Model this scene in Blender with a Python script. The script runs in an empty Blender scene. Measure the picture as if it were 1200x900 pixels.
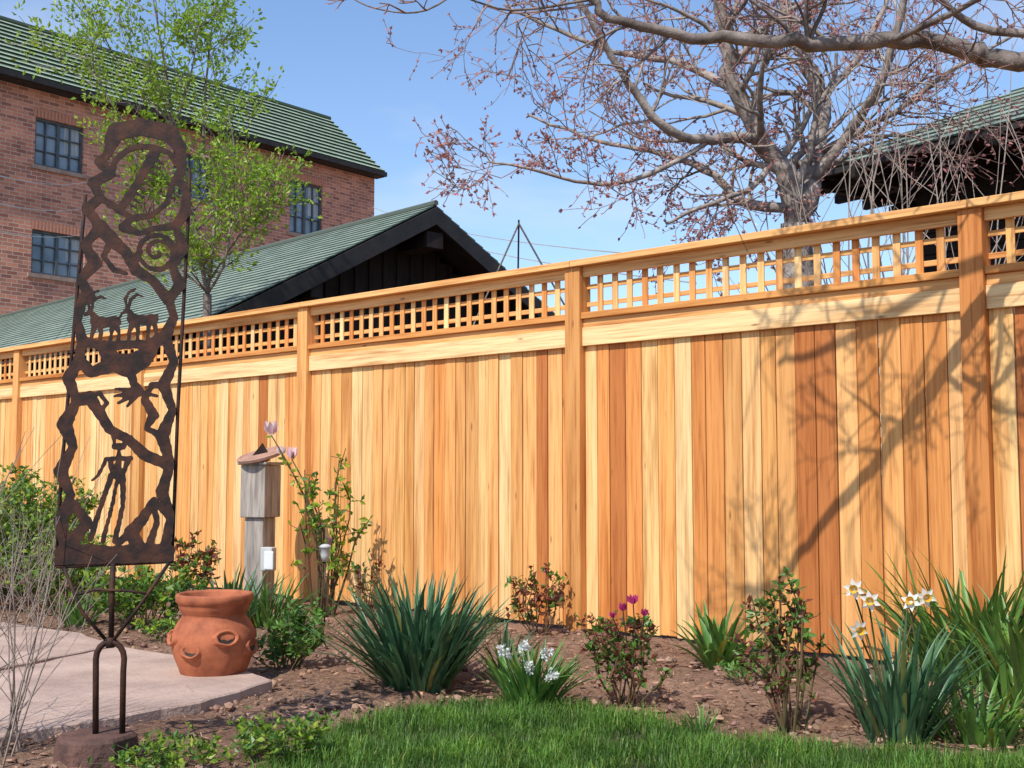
import bpy, math, random
import numpy as np
from mathutils import Vector, Matrix, noise
random.seed(7)
R=random.Random(11)
F=1368.0; TH=math.radians(4.43); HC=0.92
CT,ST=math.cos(TH),math.sin(TH)
def W(px,py,Y):
    v=(450-py)/F; k=CT-v*ST
    return Vector((Y*(px-600)/F/k, Y, HC+Y*(ST+v*CT)/k))
def G(px,py,z=0.0):
    v=(450-py)/F; k=CT-v*ST; m=(ST+v*CT)/k
    return W(px,py,(z-HC)/m)
V=Vector
# ---------------------------------------------------------------- materials
def nd(nt,t,**kw):
    n=nt.nodes.new(t)
    for k,v in kw.items(): setattr(n,k,v)
    return n
def newmat(name):
    m=bpy.data.materials.new(name); m.use_nodes=True
    nt=m.node_tree; nt.nodes.clear()
    out=nd(nt,'ShaderNodeOutputMaterial'); b=nd(nt,'ShaderNodeBsdfPrincipled')
    nt.links.new(b.outputs[0],out.inputs[0])
    return m,nt,b,out
def noi(nt,vec,scale,detail=4,rough=.6):
    n=nd(nt,'ShaderNodeTexNoise')
    n.inputs['Scale'].default_value=scale; n.inputs['Detail'].default_value=detail; n.inputs['Roughness'].default_value=rough
    nt.links.new(vec,n.inputs['Vector'])
    return n.outputs['Fac']
def ramp(nt,fac,stops):
    r=nd(nt,'ShaderNodeValToRGB'); e=r.color_ramp.elements
    while len(e)<len(stops): e.new(.5)
    for i,(p,c) in enumerate(stops):
        e[i].position=p; e[i].color=(c if isinstance(c,tuple) else (c,c,c))+(1,)
    nt.links.new(fac,r.inputs[0]); return r.outputs[0]
def mix(nt,f,a,b,bt='MIX'):
    n=nd(nt,'ShaderNodeMix',data_type='RGBA',blend_type=bt)
    for s,i in ((f,0),(a,6),(b,7)):
        if isinstance(s,(int,float)): n.inputs[i].default_value=s
        elif isinstance(s,tuple): n.inputs[i].default_value=s+(1,)
        else: nt.links.new(s,n.inputs[i])
    return n.outputs[2]
def bump(nt,b,h,strength,dist=.01):
    n=nd(nt,'ShaderNodeBump'); n.inputs['Strength'].default_value=strength; n.inputs['Distance'].default_value=dist
    nt.links.new(h,n.inputs['Height']); nt.links.new(n.outputs[0],b.inputs['Normal']); return n
def mapping(nt,vec,s):
    n=nd(nt,'ShaderNodeMapping'); n.inputs['Scale'].default_value=s; nt.links.new(vec,n.inputs[0]); return n.outputs[0]
def coord(nt,k='Object'): return nd(nt,'ShaderNodeTexCoord').outputs[k]
def attr(nt,n='tint'):
    a=nd(nt,'ShaderNodeAttribute'); a.attribute_name=n; return a
def mk(name,c1,c2,scale=6,rough=.8,bs=60,bst=.3,bd=.01,tint=False,transl=0,stretch=(1,1,1),spec=.3,metal=0,lo=.35,hi=.65):
    m,nt,b,out=newmat(name); co=mapping(nt,coord(nt),stretch)
    f=ramp(nt,noi(nt,co,scale,3),[(lo,0.),(hi,1.)])
    c=mix(nt,f,c1,c2)
    if tint: c=mix(nt,1.0,c,attr(nt).outputs['Color'],'MULTIPLY')
    nt.links.new(c,b.inputs['Base Color']); b.inputs['Roughness'].default_value=rough
    b.inputs['Specular IOR Level'].default_value=spec; b.inputs['Metallic'].default_value=metal
    if bst>0: bump(nt,b,noi(nt,co,bs,3,.7),bst,bd)
    if transl>0:
        t=nd(nt,'ShaderNodeBsdfTranslucent'); nt.links.new(c,t.inputs[0])
        s=nd(nt,'ShaderNodeMixShader'); s.inputs[0].default_value=transl
        nt.links.new(b.outputs[0],s.inputs[1]); nt.links.new(t.outputs[0],s.inputs[2]); nt.links.new(s.outputs[0],out.inputs[0])
    return m
def woodmat(name,axis,rough=.6):
    m,nt,b,out=newmat(name); co=coord(nt); a=attr(nt); w=nd(nt,'ShaderNodeMath',operation='MULTIPLY'); w.inputs[1].default_value=157.
    nt.links.new(a.outputs['Alpha'],w.inputs[0])
    cx=nd(nt,'ShaderNodeCombineXYZ')
    for i in range(3): nt.links.new(w.outputs[0],cx.inputs[i])
    def off(s):
        n=nd(nt,'ShaderNodeVectorMath',operation='ADD'); nt.links.new(mapping(nt,co,s),n.inputs[0]); nt.links.new(cx.outputs[0],n.inputs[1]); return n.outputs[0]
    s1={'z':(70,70,2.2),'x':(2.2,70,70)}[axis]; s2={'z':(16,16,.9),'x':(.9,16,16)}[axis]
    fine=noi(nt,off(s1),1,3,.7)
    big=noi(nt,off(s2),1,3,.6)
    c=mix(nt,1.0,a.outputs['Color'],ramp(nt,fine,[(.3,(.68,.55,.43)),(.5,(.97,.94,.92)),(.72,(1.1,1.08,1.05))]),'MULTIPLY')
    c=mix(nt,1.0,c,ramp(nt,big,[(.28,(.68,.50,.36)),(.48,(1.,.95,.90)),(.75,(1.12,1.12,1.1))]),'MULTIPLY')
    vo=nd(nt,'ShaderNodeTexVoronoi'); vo.inputs['Scale'].default_value=1
    nt.links.new(off({'z':(9,1,2.4),'x':(2.4,1,9)}[axis]),vo.inputs['Vector'])
    kn=ramp(nt,vo.outputs['Distance'],[(.03,.75),(.085,0.)])
    c=mix(nt,kn,c,(.20,.075,.025))
    nt.links.new(c,b.inputs['Base Color']); b.inputs['Roughness'].default_value=rough; b.inputs['Specular IOR Level'].default_value=.25
    return m
def brickmat():
    m,nt,b,out=newmat('brick'); uv=coord(nt,'UV')
    br=nd(nt,'ShaderNodeTexBrick'); nt.links.new(uv,br.inputs['Vector'])
    br.inputs['Scale'].default_value=1; br.inputs['Brick Width'].default_value=.235; br.inputs['Row Height'].default_value=.085
    br.inputs['Mortar Size'].default_value=.008; br.inputs['Mortar Smooth'].default_value=.3; br.inputs['Bias'].default_value=-.1
    br.inputs['Color1'].default_value=(.66,.27,.16,1); br.inputs['Color2'].default_value=(.30,.11,.075,1); br.inputs['Mortar'].default_value=(.58,.47,.38,1)
    n=noi(nt,uv,1.3,5,.7); c=mix(nt,1.0,br.outputs[0],ramp(nt,n,[(.3,(.72,.7,.7)),(.7,(1.2,1.15,1.1))]),'MULTIPLY')
    nt.links.new(c,b.inputs['Base Color']); b.inputs['Roughness'].default_value=.9
    inv=nd(nt,'ShaderNodeMath',operation='SUBTRACT'); inv.inputs[0].default_value=1; nt.links.new(br.outputs['Fac'],inv.inputs[1])
    bump(nt,b,inv.outputs[0],.6,.012); return m
def shinglemat(name,c1,c2,bw,rh,gap=.004):
    m,nt,b,out=newmat(name); uv=coord(nt,'UV')
    br=nd(nt,'ShaderNodeTexBrick'); nt.links.new(uv,br.inputs['Vector'])
    br.inputs['Scale'].default_value=1; br.inputs['Brick Width'].default_value=bw; br.inputs['Row Height'].default_value=rh
    br.inputs['Mortar Size'].default_value=gap; br.inputs['Mortar Smooth'].default_value=.1; br.inputs['Bias'].default_value=0
    br.inputs['Color1'].default_value=c1+(1,); br.inputs['Color2'].default_value=c2+(1,); br.inputs['Mortar'].default_value=tuple(x*.5 for x in c2)+(1,)
    n=noi(nt,uv,2.2,4,.75); c=mix(nt,1.0,br.outputs[0],ramp(nt,n,[(.3,(.75,.75,.75)),(.7,(1.2,1.2,1.15))]),'MULTIPLY')
    sp=noi(nt,uv,90,2,.8); c=mix(nt,1.0,c,ramp(nt,sp,[(.35,.75),(.65,1.2)]),'MULTIPLY')
    nt.links.new(c,b.inputs['Base Color']); b.inputs['Roughness'].default_value=.85
    return m
M={}
M['wz']=woodmat('cedar_vertical','z'); M['wx']=woodmat('cedar_horizontal','x')
M['brick']=brickmat()
M['tile']=shinglemat('green_tile',(.17,.24,.16),(.11,.17,.11),.3,.2)
M['tile_lip_lit']=mk('tile_lip_lit',(.46,.54,.40),(.30,.37,.27),scale=6)  # paler green paints a lit lower edge onto each roof course
M['tile_edge_shade']=mk('tile_edge_shade',(.05,.07,.045),(.035,.05,.03),scale=4)  # riser shadow between tile courses, put into the colour as dark green
M['shingle']=shinglemat('green_shingle',(.27,.33,.27),(.19,.24,.20),.22,.14)
M['shingle_edge']=mk('shingle_edge',(.10,.14,.11),(.07,.10,.08))
M['darkwood']=mk('dark_wood',(.030,.021,.016),(.014,.010,.008),scale=3,stretch=(4,4,.6),bst=.4)
M['fascia']=mk('dark_fascia',(.035,.030,.027),(.02,.018,.017),bst=.1,rough=.6)
M['glass']=mk('window_glass',(.24,.30,.35),(.11,.145,.17),scale=1.2,rough=.12,bst=.0,spec=.8)
M['curtain']=mk('curtain',(.50,.53,.52),(.33,.36,.37),scale=2,stretch=(8,8,.5),bst=0)
M['frame']=mk('window_frame',(.10,.12,.13),(.07,.08,.09),bst=0,rough=.5)
M['stone']=mk('sill_stone',(.40,.28,.21),(.3,.2,.15),bst=.2)
M['rust']=mk('rusted_steel',(.020,.011,.009),(.085,.030,.015),scale=16,rough=.7,bs=90,bst=.5,bd=.003,spec=.3,lo=.4,hi=.72)
M['stump']=mk('stump_wood',(.15,.075,.055),(.06,.035,.028),scale=8,bs=40,bst=.8)
M['terra']=mk('terracotta',(.44,.135,.06),(.24,.07,.035),scale=11,rough=.8,bs=120,bst=.25,bd=.004,lo=.38,hi=.68)
M['soilin']=mk('pot_soil',(.03,.02,.015),(.05,.035,.025))
M['greywood']=mk('weathered_wood',(.46,.40,.34),(.24,.20,.17),scale=3,stretch=(14,14,1.2),bs=30,bst=.5)
M['dial']=mk('sundial_stone',(.42,.24,.17),(.28,.16,.12),scale=10,bst=.3)
M['bronze']=mk('dark_bronze',(.06,.05,.04),(.04,.03,.025),rough=.4,metal=.6)
M['greyplastic']=mk('grey_box',(.50,.50,.48),(.42,.42,.40),bst=0,rough=.5)
M['white']=mk('white_plastic',(.72,.72,.70),(.65,.65,.63),bst=0,rough=.4)
M['slab']=mk('flagstone',(.52,.38,.30),(.33,.23,.185),scale=3.5,rough=.9,bs=30,bst=.6,bd=.012,lo=.28,hi=.72)
M['bark']=mk('pale_bark',(.40,.34,.29),(.16,.13,.11),scale=12,bs=40,bst=.7,bd=.01)
M['barkd']=mk('grey_bark',(.27,.22,.19),(.11,.085,.07),scale=10,bs=40,bst=.7,bd=.01)
M['twig']=mk('twig_red',(.32,.21,.18),(.18,.11,.09),bst=0)
M['bud']=mk('spring_bud',(.55,.24,.24),(.40,.20,.15),bst=0,transl=.35)
M['drytwig']=mk('dry_twig',(.42,.34,.28),(.24,.19,.16),bst=.2)
M['stemg']=mk('green_stem',(.10,.14,.04),(.13,.09,.045),bst=0)
M['stemr']=mk('rose_stem',(.14,.06,.035),(.09,.08,.03),bst=0)
def leafm(n,a,b,tr=.35,rough=.45,sc=9): return mk(n,a,b,scale=sc,rough=rough,bst=0,tint=True,transl=tr,spec=.45)
M['leaf_spring']=leafm('leaf_spring',(.36,.50,.05),(.24,.38,.04),.5)
M['leaf_green']=leafm('leaf_green',(.12,.24,.03),(.07,.155,.025))
M['leaf_red']=leafm('leaf_red',(.24,.06,.035),(.13,.05,.03))
M['leaf_daff']=leafm('leaf_daffodil',(.095,.20,.085),(.05,.125,.055),.25,.38)
M['leaf_iris']=leafm('leaf_iris',(.14,.28,.05),(.08,.19,.04),.3,.4)
M['petal_w']=mk('white_petal',(.82,.82,.78),(.76,.76,.70),bst=0,transl=.3,rough=.6)
M['petal_y']=mk('yellow_petal',(.80,.50,.04),(.75,.42,.03),bst=0,transl=.3,rough=.6)
M['petal_p']=mk('pink_petal',(.75,.45,.50),(.82,.74,.73),scale=20,bst=0,transl=.3,rough=.6)
M['petal_m']=mk('magenta_petal',(.55,.05,.20),(.38,.03,.12),bst=0,transl=.3,rough=.6)
M['grass']=leafm('grass_blade',(.115,.235,.028),(.065,.15,.02),.35,.5,5)
M['thatch']=mk('thatch',(.05,.065,.022),(.08,.06,.03),scale=30,bs=80,bst=.8)
def soilmat():
    m,nt,b,out=newmat('garden_soil'); co=coord(nt)
    a=noi(nt,co,1.1,4,.6); f=noi(nt,co,28,5,.75)
    c=mix(nt,ramp(nt,a,[(.38,0.),(.62,1.)]),(.22,.125,.083),(.37,.225,.15))
    c=mix(nt,1.0,c,ramp(nt,f,[(.3,.45),(.5,.95),(.72,1.4)]),'MULTIPLY')
    nt.links.new(c,b.inputs['Base Color']); b.inputs['Roughness'].default_value=.95; b.inputs['Specular IOR Level'].default_value=.1
    bump(nt,b,f,1.,.035); return m
M['soil']=soilmat()
M['clod']=mk('soil_clod',(.33,.205,.14),(.17,.10,.07),scale=20,bst=0,tint=True)
# ---------------------------------------------------------------- mesh builder
class MB:
    def __init__(s): s.v=[];s.f=[];s.m=[];s.c=[];s.uv=[]
    def face(s,pts,mat=0,col=(1,1,1,1),uv=None):
        n=len(s.v); s.v.extend([tuple(p) for p in pts]); s.f.append(tuple(range(n,n+len(pts)))); s.m.append(mat); s.c.append(col); s.uv.append(uv)
    def fi(s,idx,mat=0,col=(1,1,1,1)): s.f.append(tuple(idx)); s.m.append(mat); s.c.append(col); s.uv.append(None)
    def box(s,lo,hi,mat=0,col=(1,1,1,1),fr=None):
        x0,y0,z0=lo;x1,y1,z1=hi
        P=[V((x0,y0,z0)),V((x1,y0,z0)),V((x1,y1,z0)),V((x0,y1,z0)),V((x0,y0,z1)),V((x1,y0,z1)),V((x1,y1,z1)),V((x0,y1,z1))]
        if fr: P=[fr@p for p in P]
        n=len(s.v); s.v.extend([tuple(p) for p in P])
        for q in ((3,2,1,0),(4,5,6,7),(0,1,5,4),(1,2,6,5),(2,3,7,6),(3,0,4,7)): s.fi([n+i for i in q],mat,col)
    def tube(s,pts,rad,k=6,mat=0,col=(1,1,1,1),cap=True):
        n0=len(s.v); pts=[V(p) for p in pts]; L=len(pts); prev=None
        for i,p in enumerate(pts):
            d=(pts[min(i+1,L-1)]-pts[max(i-1,0)])
            if d.length<1e-9: d=V((0,0,1))
            d.normalize()
            if prev is None: a=d.orthogonal().normalized()
            else:
                a=prev-d*prev.dot(d)
                a=a.normalized() if a.length>1e-6 else d.orthogonal().normalized()
            prev=a; b=d.cross(a); r=rad[i] if hasattr(rad,'__len__') else rad
            for j in range(k):
                t=2*math.pi*j/k; q=p+(a*math.cos(t)+b*math.sin(t))*r; s.v.append(tuple(q))
        for i in range(L-1):
            for j in range(k):
                a0=n0+i*k+j; a1=n0+i*k+(j+1)%k; s.fi((a0,a1,a1+k,a0+k),mat,col)
        if cap:
            s.fi([n0+j for j in reversed(range(k))],mat,col); s.fi([n0+(L-1)*k+j for j in range(k)],mat,col)
    def lathe(s,prof,k=24,mat=0,fr=None,wob=0,col=(1,1,1,1)):
        n0=len(s.v)
        for (r,z) in prof:
            for j in range(k):
                t=2*math.pi*j/k; rr=r*(1+wob*noise.noise(V((math.cos(t)*2,math.sin(t)*2,z*9))))
                p=V((rr*math.cos(t),rr*math.sin(t),z))
                if fr: p=fr@p
                s.v.append(tuple(p))
        for i in range(len(prof)-1):
            for j in range(k):
                a0=n0+i*k+j;a1=n0+i*k+(j+1)%k; s.fi((a0,a1,a1+k,a0+k),mat,col)
    def leaf(s,p,d,L,w,mat=0,rng=R,col=(1,1,1,1),fold=.25):
        d=d.normalized(); a=d.cross(V((rng.uniform(-1,1),rng.uniform(-1,1),rng.uniform(-1,1))))
        if a.length<1e-4: a=d.orthogonal()
        a.normalize(); n=a.cross(d); m=p+d*L*.45; k=len(s.v)
        s.v.extend([tuple(p),tuple(m+a*w*.5+n*w*fold),tuple(p+d*L),tuple(m-a*w*.5+n*w*fold)])
        s.fi((k,k+1,k+2),mat,col); s.fi((k,k+2,k+3),mat,col)
    def blade(s,p,az,tilt,L,w,bend,mat=0,col=(1,1,1,1),seg=6,fold=.3,twist=0):
        k=len(s.v); q=V(p); th=tilt; 
        for i in range(seg+1):
            t=i/seg; ww=w*(1-t**3.5)*(.75+.25*min(1,t*4))
            h=V((math.cos(az),math.sin(az),0)); tw=az+math.pi/2+twist*t
            a=V((math.cos(tw),math.sin(tw),0)); d=h*math.sin(th)+V((0,0,1))*math.cos(th); n=-h*math.cos(th)+V((0,0,1))*math.sin(th)
            s.v.extend([tuple(q+a*ww*.5+n*ww*fold),tuple(q),tuple(q-a*ww*.5+n*ww*fold)])
            q=q+d*(L/seg); th+=bend/seg*(1+t)
        for i in range(seg):
            b=k+i*3
            s.fi((b,b+1,b+4,b+3),mat,col); s.fi((b+1,b+2,b+5,b+4),mat,col)
        return q
    def build(s,name,mats,parent=None,smooth=False,bevel=0,mw=None):
        me=bpy.data.meshes.new(name); me.from_pydata(s.v,[],s.f)
        for m in mats: me.materials.append(M[m])
        me.polygons.foreach_set('material_index',s.m)
        if smooth: me.polygons.foreach_set('use_smooth',[True]*len(s.f))
        ca=me.color_attributes.new('tint','FLOAT_COLOR','CORNER'); arr=[]
        for f,c in zip(s.f,s.c):
            arr.extend(c*len(f))
        ca.data.foreach_set('color',arr)
        if any(u is not None for u in s.uv):
            ul=me.uv_layers.new(name='UVMap'); ua=[]
            for f,u in zip(s.f,s.uv):
                if u is None: ua.extend([0,0]*len(f))
                else:
                    for q in u: ua.extend(q)
            ul.data.foreach_set('uv',ua)
        me.update(); o=bpy.data.objects.new(name,me); bpy.context.collection.objects.link(o)
        if parent: o.parent=parent
        if mw is not None: o.matrix_world=mw
        if bevel>0:
            b=o.modifiers.new('bevel','BEVEL'); b.width=bevel; b.segments=2; b.limit_method='ANGLE'; b.angle_limit=math.radians(40)
        return o
def empty(name,loc=(0,0,0)):
    e=bpy.data.objects.new(name,None); e.location=loc; bpy.context.collection.objects.link(e); return e
def jit(c,a=.12,r=R):
    k=1+r.uniform(-a,a); return (c[0]*k*(1+r.uniform(-a,a)*.4),c[1]*k,c[2]*k*(1+r.uniform(-a,a)*.4),r.random())
# ---------------------------------------------------------------- fence
FD=V((.7502,-.6612,0)); FN=V((.6612,.7502,0)); FO=V((.4046,6.918,0))
fm=Matrix(((FD.x,FN.x,0,FO.x),(FD.y,FN.y,0,FO.y),(0,0,1,0),(0,0,0,1)))
posts=[-14.1,-11.75,-9.4,-7.02,-4.77,-2.535,0,2.34,4.75,7.1]
fr=random.Random(9)
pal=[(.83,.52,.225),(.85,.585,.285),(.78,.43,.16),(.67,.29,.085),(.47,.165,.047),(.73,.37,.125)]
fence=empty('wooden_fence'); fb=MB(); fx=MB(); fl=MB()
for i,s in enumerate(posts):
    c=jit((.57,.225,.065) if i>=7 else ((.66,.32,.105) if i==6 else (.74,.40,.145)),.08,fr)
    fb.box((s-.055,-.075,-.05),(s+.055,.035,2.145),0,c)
for i in range(len(posts)-1):
    a=posts[i]+.055; b=posts[i+1]-.055
    fx.box((posts[i]+.0015,-.10,2.146),(posts[i+1]-.0015,.05,2.184),0,jit((.80,.47,.19),.06,fr))
    fx.box((a+.001,-.045,2.085),(b-.001,-.020,2.1455),0,jit((.80,.49,.21),.06,fr))
    fx.box((a+.001,-.062,1.835),(b-.001,.03,1.872),0,jit((.66,.31,.095),.06,fr))
    fx.box((a+.001,-.040,1.785),(b-.001,-.018,1.8345),0,jit((.75,.41,.155),.06,fr))
    fx.box((a+.001,-.050,1.675),(b-.001,-.024,1.784),0,jit((.87,.63,.33),.04,fr))
    fx.box((a+.001,.012,.35),(b-.001,.05,.44),0,jit((.6,.35,.14),.06,fr))
    fx.box((a+.001,.012,1.45),(b-.001,.05,1.54),0,jit((.6,.35,.14),.06,fr))
    x=a+.002
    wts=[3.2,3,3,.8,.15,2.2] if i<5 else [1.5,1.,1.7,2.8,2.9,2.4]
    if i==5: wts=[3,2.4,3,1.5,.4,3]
    while x<b-.02:
        w=min(fr.choice([.088,.1,.112,.112]),b-x-.001)
        if b-(x+w)<.03: w=b-x-.001
        c=fr.choices(pal,wts)[0]
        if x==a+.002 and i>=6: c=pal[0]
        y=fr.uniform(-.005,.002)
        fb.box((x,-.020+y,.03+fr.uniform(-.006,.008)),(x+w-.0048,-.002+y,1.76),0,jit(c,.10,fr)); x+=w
    n=max(2,round((b-a)/.104)); st_=(b-a)/n
    for k in range(1,n):
        xx=a+k*st_+fr.uniform(-.003,.003); fl.box((xx-.019,-.012,1.873),(xx+.019,-.004,2.1455),0,jit(fr.choice(pal[:4]+[pal[5]]),.08,fr))
    for z in (1.925,2.030,): 
        fx.box((a+.001,-.003,z-.014),(b-.001,.005,z+.014),0,jit(pal[2],.08,fr))
fb.build('boards_and_posts',['wz'],fence,bevel=.0022,mw=fm); fx.build('rails',['wx'],fence,bevel=.003,mw=fm); fl.build('lattice',['wz'],fence,mw=fm)
# ---------------------------------------------------------------- ground
def inpoly(x,y,P):
    c=False;n=len(P);j=n-1
    for i in range(n):
        if (P[i][1]>y)!=(P[j][1]>y) and x<(P[j][0]-P[i][0])*(y-P[i][1])/(P[j][1]-P[i][1])+P[i][0]: c=not c
        j=i
    return c
lawnpx=[(250,960),(320,898),(390,862),(450,842),(530,830),(620,826),(700,838),(780,852),(850,870),(930,878),(1020,880),(1120,886),(1220,894),(1500,905)]
LP=[(G(*p).x,G(*p).y) for p in lawnpx]+[(3.4,1.2),(-1.2,1.2)]
def axis(lo,hi,st,far):
    a=[lo+i*st for i in range(int((hi-lo)/st)+1)]; s=st; l=lo; r=hi; L=[];Rr=[]
    while l>-far: s*=1.35; l-=s; L.append(l)
    s=st
    while r<far: s*=1.35; r+=s; Rr.append(r)
    return L[::-1]+a+Rr
xs=axis(-3.6,3.4,.028,900); ys=axis(2.6,9.5,.028,900)
gm=MB(); nx=len(xs)
for y in ys:
    for x in xs:
        z=0
        if -3.7<x<3.5 and 2.5<y<9.6:
            z=.026*noise.noise(V((x*3,y*3,0)))+.022*abs(noise.noise(V((x*13,y*13,3))))+.013*noise.noise(V((x*30,y*30,5)))
            z+=.022*noise.noise(V((x*1.1,y*1.1,8)))
            if inpoly(x,y,LP): z=min(z,0)-.006
        gm.v.append((x,y,z))
for j in range(len(ys)-1):
    for i in range(nx-1): a=j*nx+i; gm.fi((a,a+1,a+1+nx,a+nx))
gm.build('ground',['soil'],smooth=True)
ICO=[V(p).normalized() for p in [(-1,1.6,0),(1,1.6,0),(-1,-1.6,0),(1,-1.6,0),(0,-1,1.6),(0,1,1.6),(0,-1,-1.6),(0,1,-1.6),(1.6,0,-1),(1.6,0,1),(-1.6,0,-1),(-1.6,0,1)]]
ICF=[(0,11,5),(0,5,1),(0,1,7),(0,7,10),(0,10,11),(1,5,9),(5,11,4),(11,10,2),(10,7,6),(7,1,8),(3,9,4),(3,4,2),(3,2,6),(3,6,8),(3,8,9),(4,9,5),(2,4,11),(6,2,10),(8,6,7),(9,8,1)]
cm=MB()
for _ in range(6500):
    Y=3.4+5.5*R.random()**1.4; X=R.uniform(-.48,.5)*Y
    if inpoly(X,Y,LP) or (V((X,Y,0))-FO).dot(FN)>-.05: continue
    r=.004+.018*R.random()**4; n=len(cm.v); c=R.uniform(.5,1.6); col=(c,c*R.uniform(.9,1.05),c*R.uniform(.85,1.05),1)
    fl_=R.choice([1,1,.35])
    for p in ICO: q=p*r*R.uniform(.65,1.25); cm.v.append((X+q.x*(1.6 if fl_<1 else 1),Y+q.y,.014+q.z*fl_+r*.2))
    for t in ICF: cm.fi([n+k for k in t],0,col)
for _ in range(1800):
    Y=3.4+5.*R.random()**1.3; X=R.uniform(-.48,.5)*Y
    if inpoly(X,Y,LP) or (V((X,Y,0))-FO).dot(FN)>-.05: continue
    c=R.uniform(.5,2.2); p=V((X,Y,.022)); d=V((R.gauss(0,1),R.gauss(0,1),R.gauss(0,.25)))
    if R.random()<.5: cm.leaf(p,d,R.uniform(.015,.04),R.uniform(.006,.02),0,R,(c,c*.9,c*.75,1))
    else: d=d.normalized(); cm.tube([p,p+d*R.uniform(.02,.09)],R.uniform(.001,.0024),3,0,(c,c*.95,c*.9,1))
cm.build('soil_clods',['clod'])
lm=MB(); lr=random.Random(3)
lm.face([(x,y,.006) for x,y in LP],0)
cnt=0
while cnt<50000:
    X=lr.uniform(-1.2,2.9); Y=lr.uniform(2.9,5.0)
    if abs(X)>.5*Y+.25: continue
    if not inpoly(X+lr.gauss(0,.028),Y+lr.gauss(0,.028),LP): continue
    cnt+=1
    pt=noise.noise(V((X*4,Y*4,1)))+.6*noise.noise(V((X*11,Y*11,1)))
    if pt<-.3 and lr.random()<.55: continue
    h=(.032+.036*lr.random())*(1+.5*pt); az=lr.uniform(0,6.28); ti=lr.uniform(0,.9); w=lr.uniform(.0022,.0045)
    k=len(lm.v); a=V((-math.sin(az),math.cos(az),0)); hd=V((math.cos(az),math.sin(az),0)); p=V((X,Y,.004)); m=p+V((0,0,h*.55))+hd*h*.55*math.tan(ti)*.6; t=p+V((0,0,h*math.cos(ti)))+hd*h*math.sin(ti)*1.2
    lm.v.extend([tuple(p+a*w*.5),tuple(p-a*w*.5),tuple(m-a*w*.4),tuple(m+a*w*.4),tuple(t)])
    c=lr.uniform(.5,1.5)*(1+.5*pt); y=lr.random()
    col=(c,c,c,1) if y>.09 else (2.4*c,1.4*c,2.6*c,1)
    lm.fi((k,k+1,k+2,k+3),1,col); lm.fi((k+3,k+2,k+4),1,col)
lm.build('lawn',['thatch','grass'])
# ---------------------------------------------------------------- patio
pat=MB()
def slab(poly,z0,z1):
    P=[]; n=len(poly)
    for i in range(n):
        a=V(poly[i]);b=V(poly[(i+1)%n]); m=max(1,int((b-a).length/.08))
        for k in range(m):
            q=a.lerp(b,k/m); q=q+V((noise.noise(V((q.x*5,q.y*5,0))),noise.noise(V((q.x*5,q.y*5,9)))))*.026; P.append(q)
    c=sum(P,V((0,0)))/len(P)
    k=len(pat.v)
    for q in P: pat.v.append((q.x,q.y,z0))
    for q in P: pat.v.append((q.x,q.y,z1-.006))
    for q in P:
        d=(c-q).normalized()*.008; pat.v.append((q.x+d.x,q.y+d.y,z1))
    m=len(P)
    for r in range(2):
        for i in range(m): j=(i+1)%m; pat.fi((k+r*m+i,k+r*m+j,k+(r+1)*m+j,k+(r+1)*m+i))
    pat.fi([k+2*m+i for i in range(m)])
def g2(x,y): q=G(x,y,.05); return (q.x,q.y)
slab([g2(-60,872),g2(120,842),g2(235,822),g2(318,797),g2(270,778),g2(140,757),g2(40,778),g2(-60,800)],-.02,.05)
slab([g2(-60,794),g2(36,774),g2(134,755),g2(95,741),g2(0,728),g2(-60,728)],-.02,.047)
slab([g2(-66,728),(-5.5,6.9),(-5.5,3.2),(-2.6,3.2),g2(-66,878)],-.02,.049)
pat.build('flagstone_patio',['slab'])
# ---------------------------------------------------------------- brick building
bld=empty('brick_building')
C0=W(438,300,32.2); C0.z=0
A=V((-.643,-.765,0)).normalized(); NO=V((.765,-.643,0)).normalized()
EZ=W(441,203,32.2).z; ln=24.
def bp(s,o,z): return C0+A*s+NO*o+V((0,0,z))
wins=[(1.88,2.99,7.2,8.60),(5.4,6.5,7.55,8.60),(8.80,9.93,7.55,8.60),(12.4,13.5,7.55,8.6),(8.70,9.93,5.2,6.15),(5.4,6.5,4.9,6.15),(1.88,2.99,4.7,6.15),(12.4,13.5,5.0,6.15)]
wb=MB()
ss=sorted({0,ln}|{w[0] for w in wins}|{w[1] for w in wins}); zz=sorted({0,EZ}|{w[2] for w in wins}|{w[3] for w in wins})
for i in range(len(ss)-1):
    for j in range(len(zz)-1):
        sm_=(ss[i]+ss[i+1])/2; zm=(zz[j]+zz[j+1])/2
        if any(w[0]<sm_<w[1] and w[2]<zm<w[3] for w in wins): continue
        q=[(ss[i],zz[j]),(ss[i+1],zz[j]),(ss[i+1],zz[j+1]),(ss[i],zz[j+1])]
        wb.face([bp(a,0,b) for a,b in q],0,uv=q)
D=-9.
for (s,nz) in ((0,0),(ln,0)):
    wb.face([bp(s,0,0),bp(s,D,0),bp(s,D,EZ+1.7),bp(s,-2.2,EZ+1.7),bp(s,0,EZ)],0,uv=[(0,0),(9,0),(9,EZ+1.7),(2.2,EZ+1.7),(0,EZ)])
wb.face([bp(0,D,0),bp(ln,D,0),bp(ln,D,EZ+1.7),bp(0,D,EZ+1.7)],0,uv=[(0,0),(ln,0),(ln,EZ),(0,EZ)])
wo=MB()
bfr=Matrix(((A.x,NO.x,0,C0.x),(A.y,NO.y,0,C0.y),(0,0,1,0),(0,0,0,1)))
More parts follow.
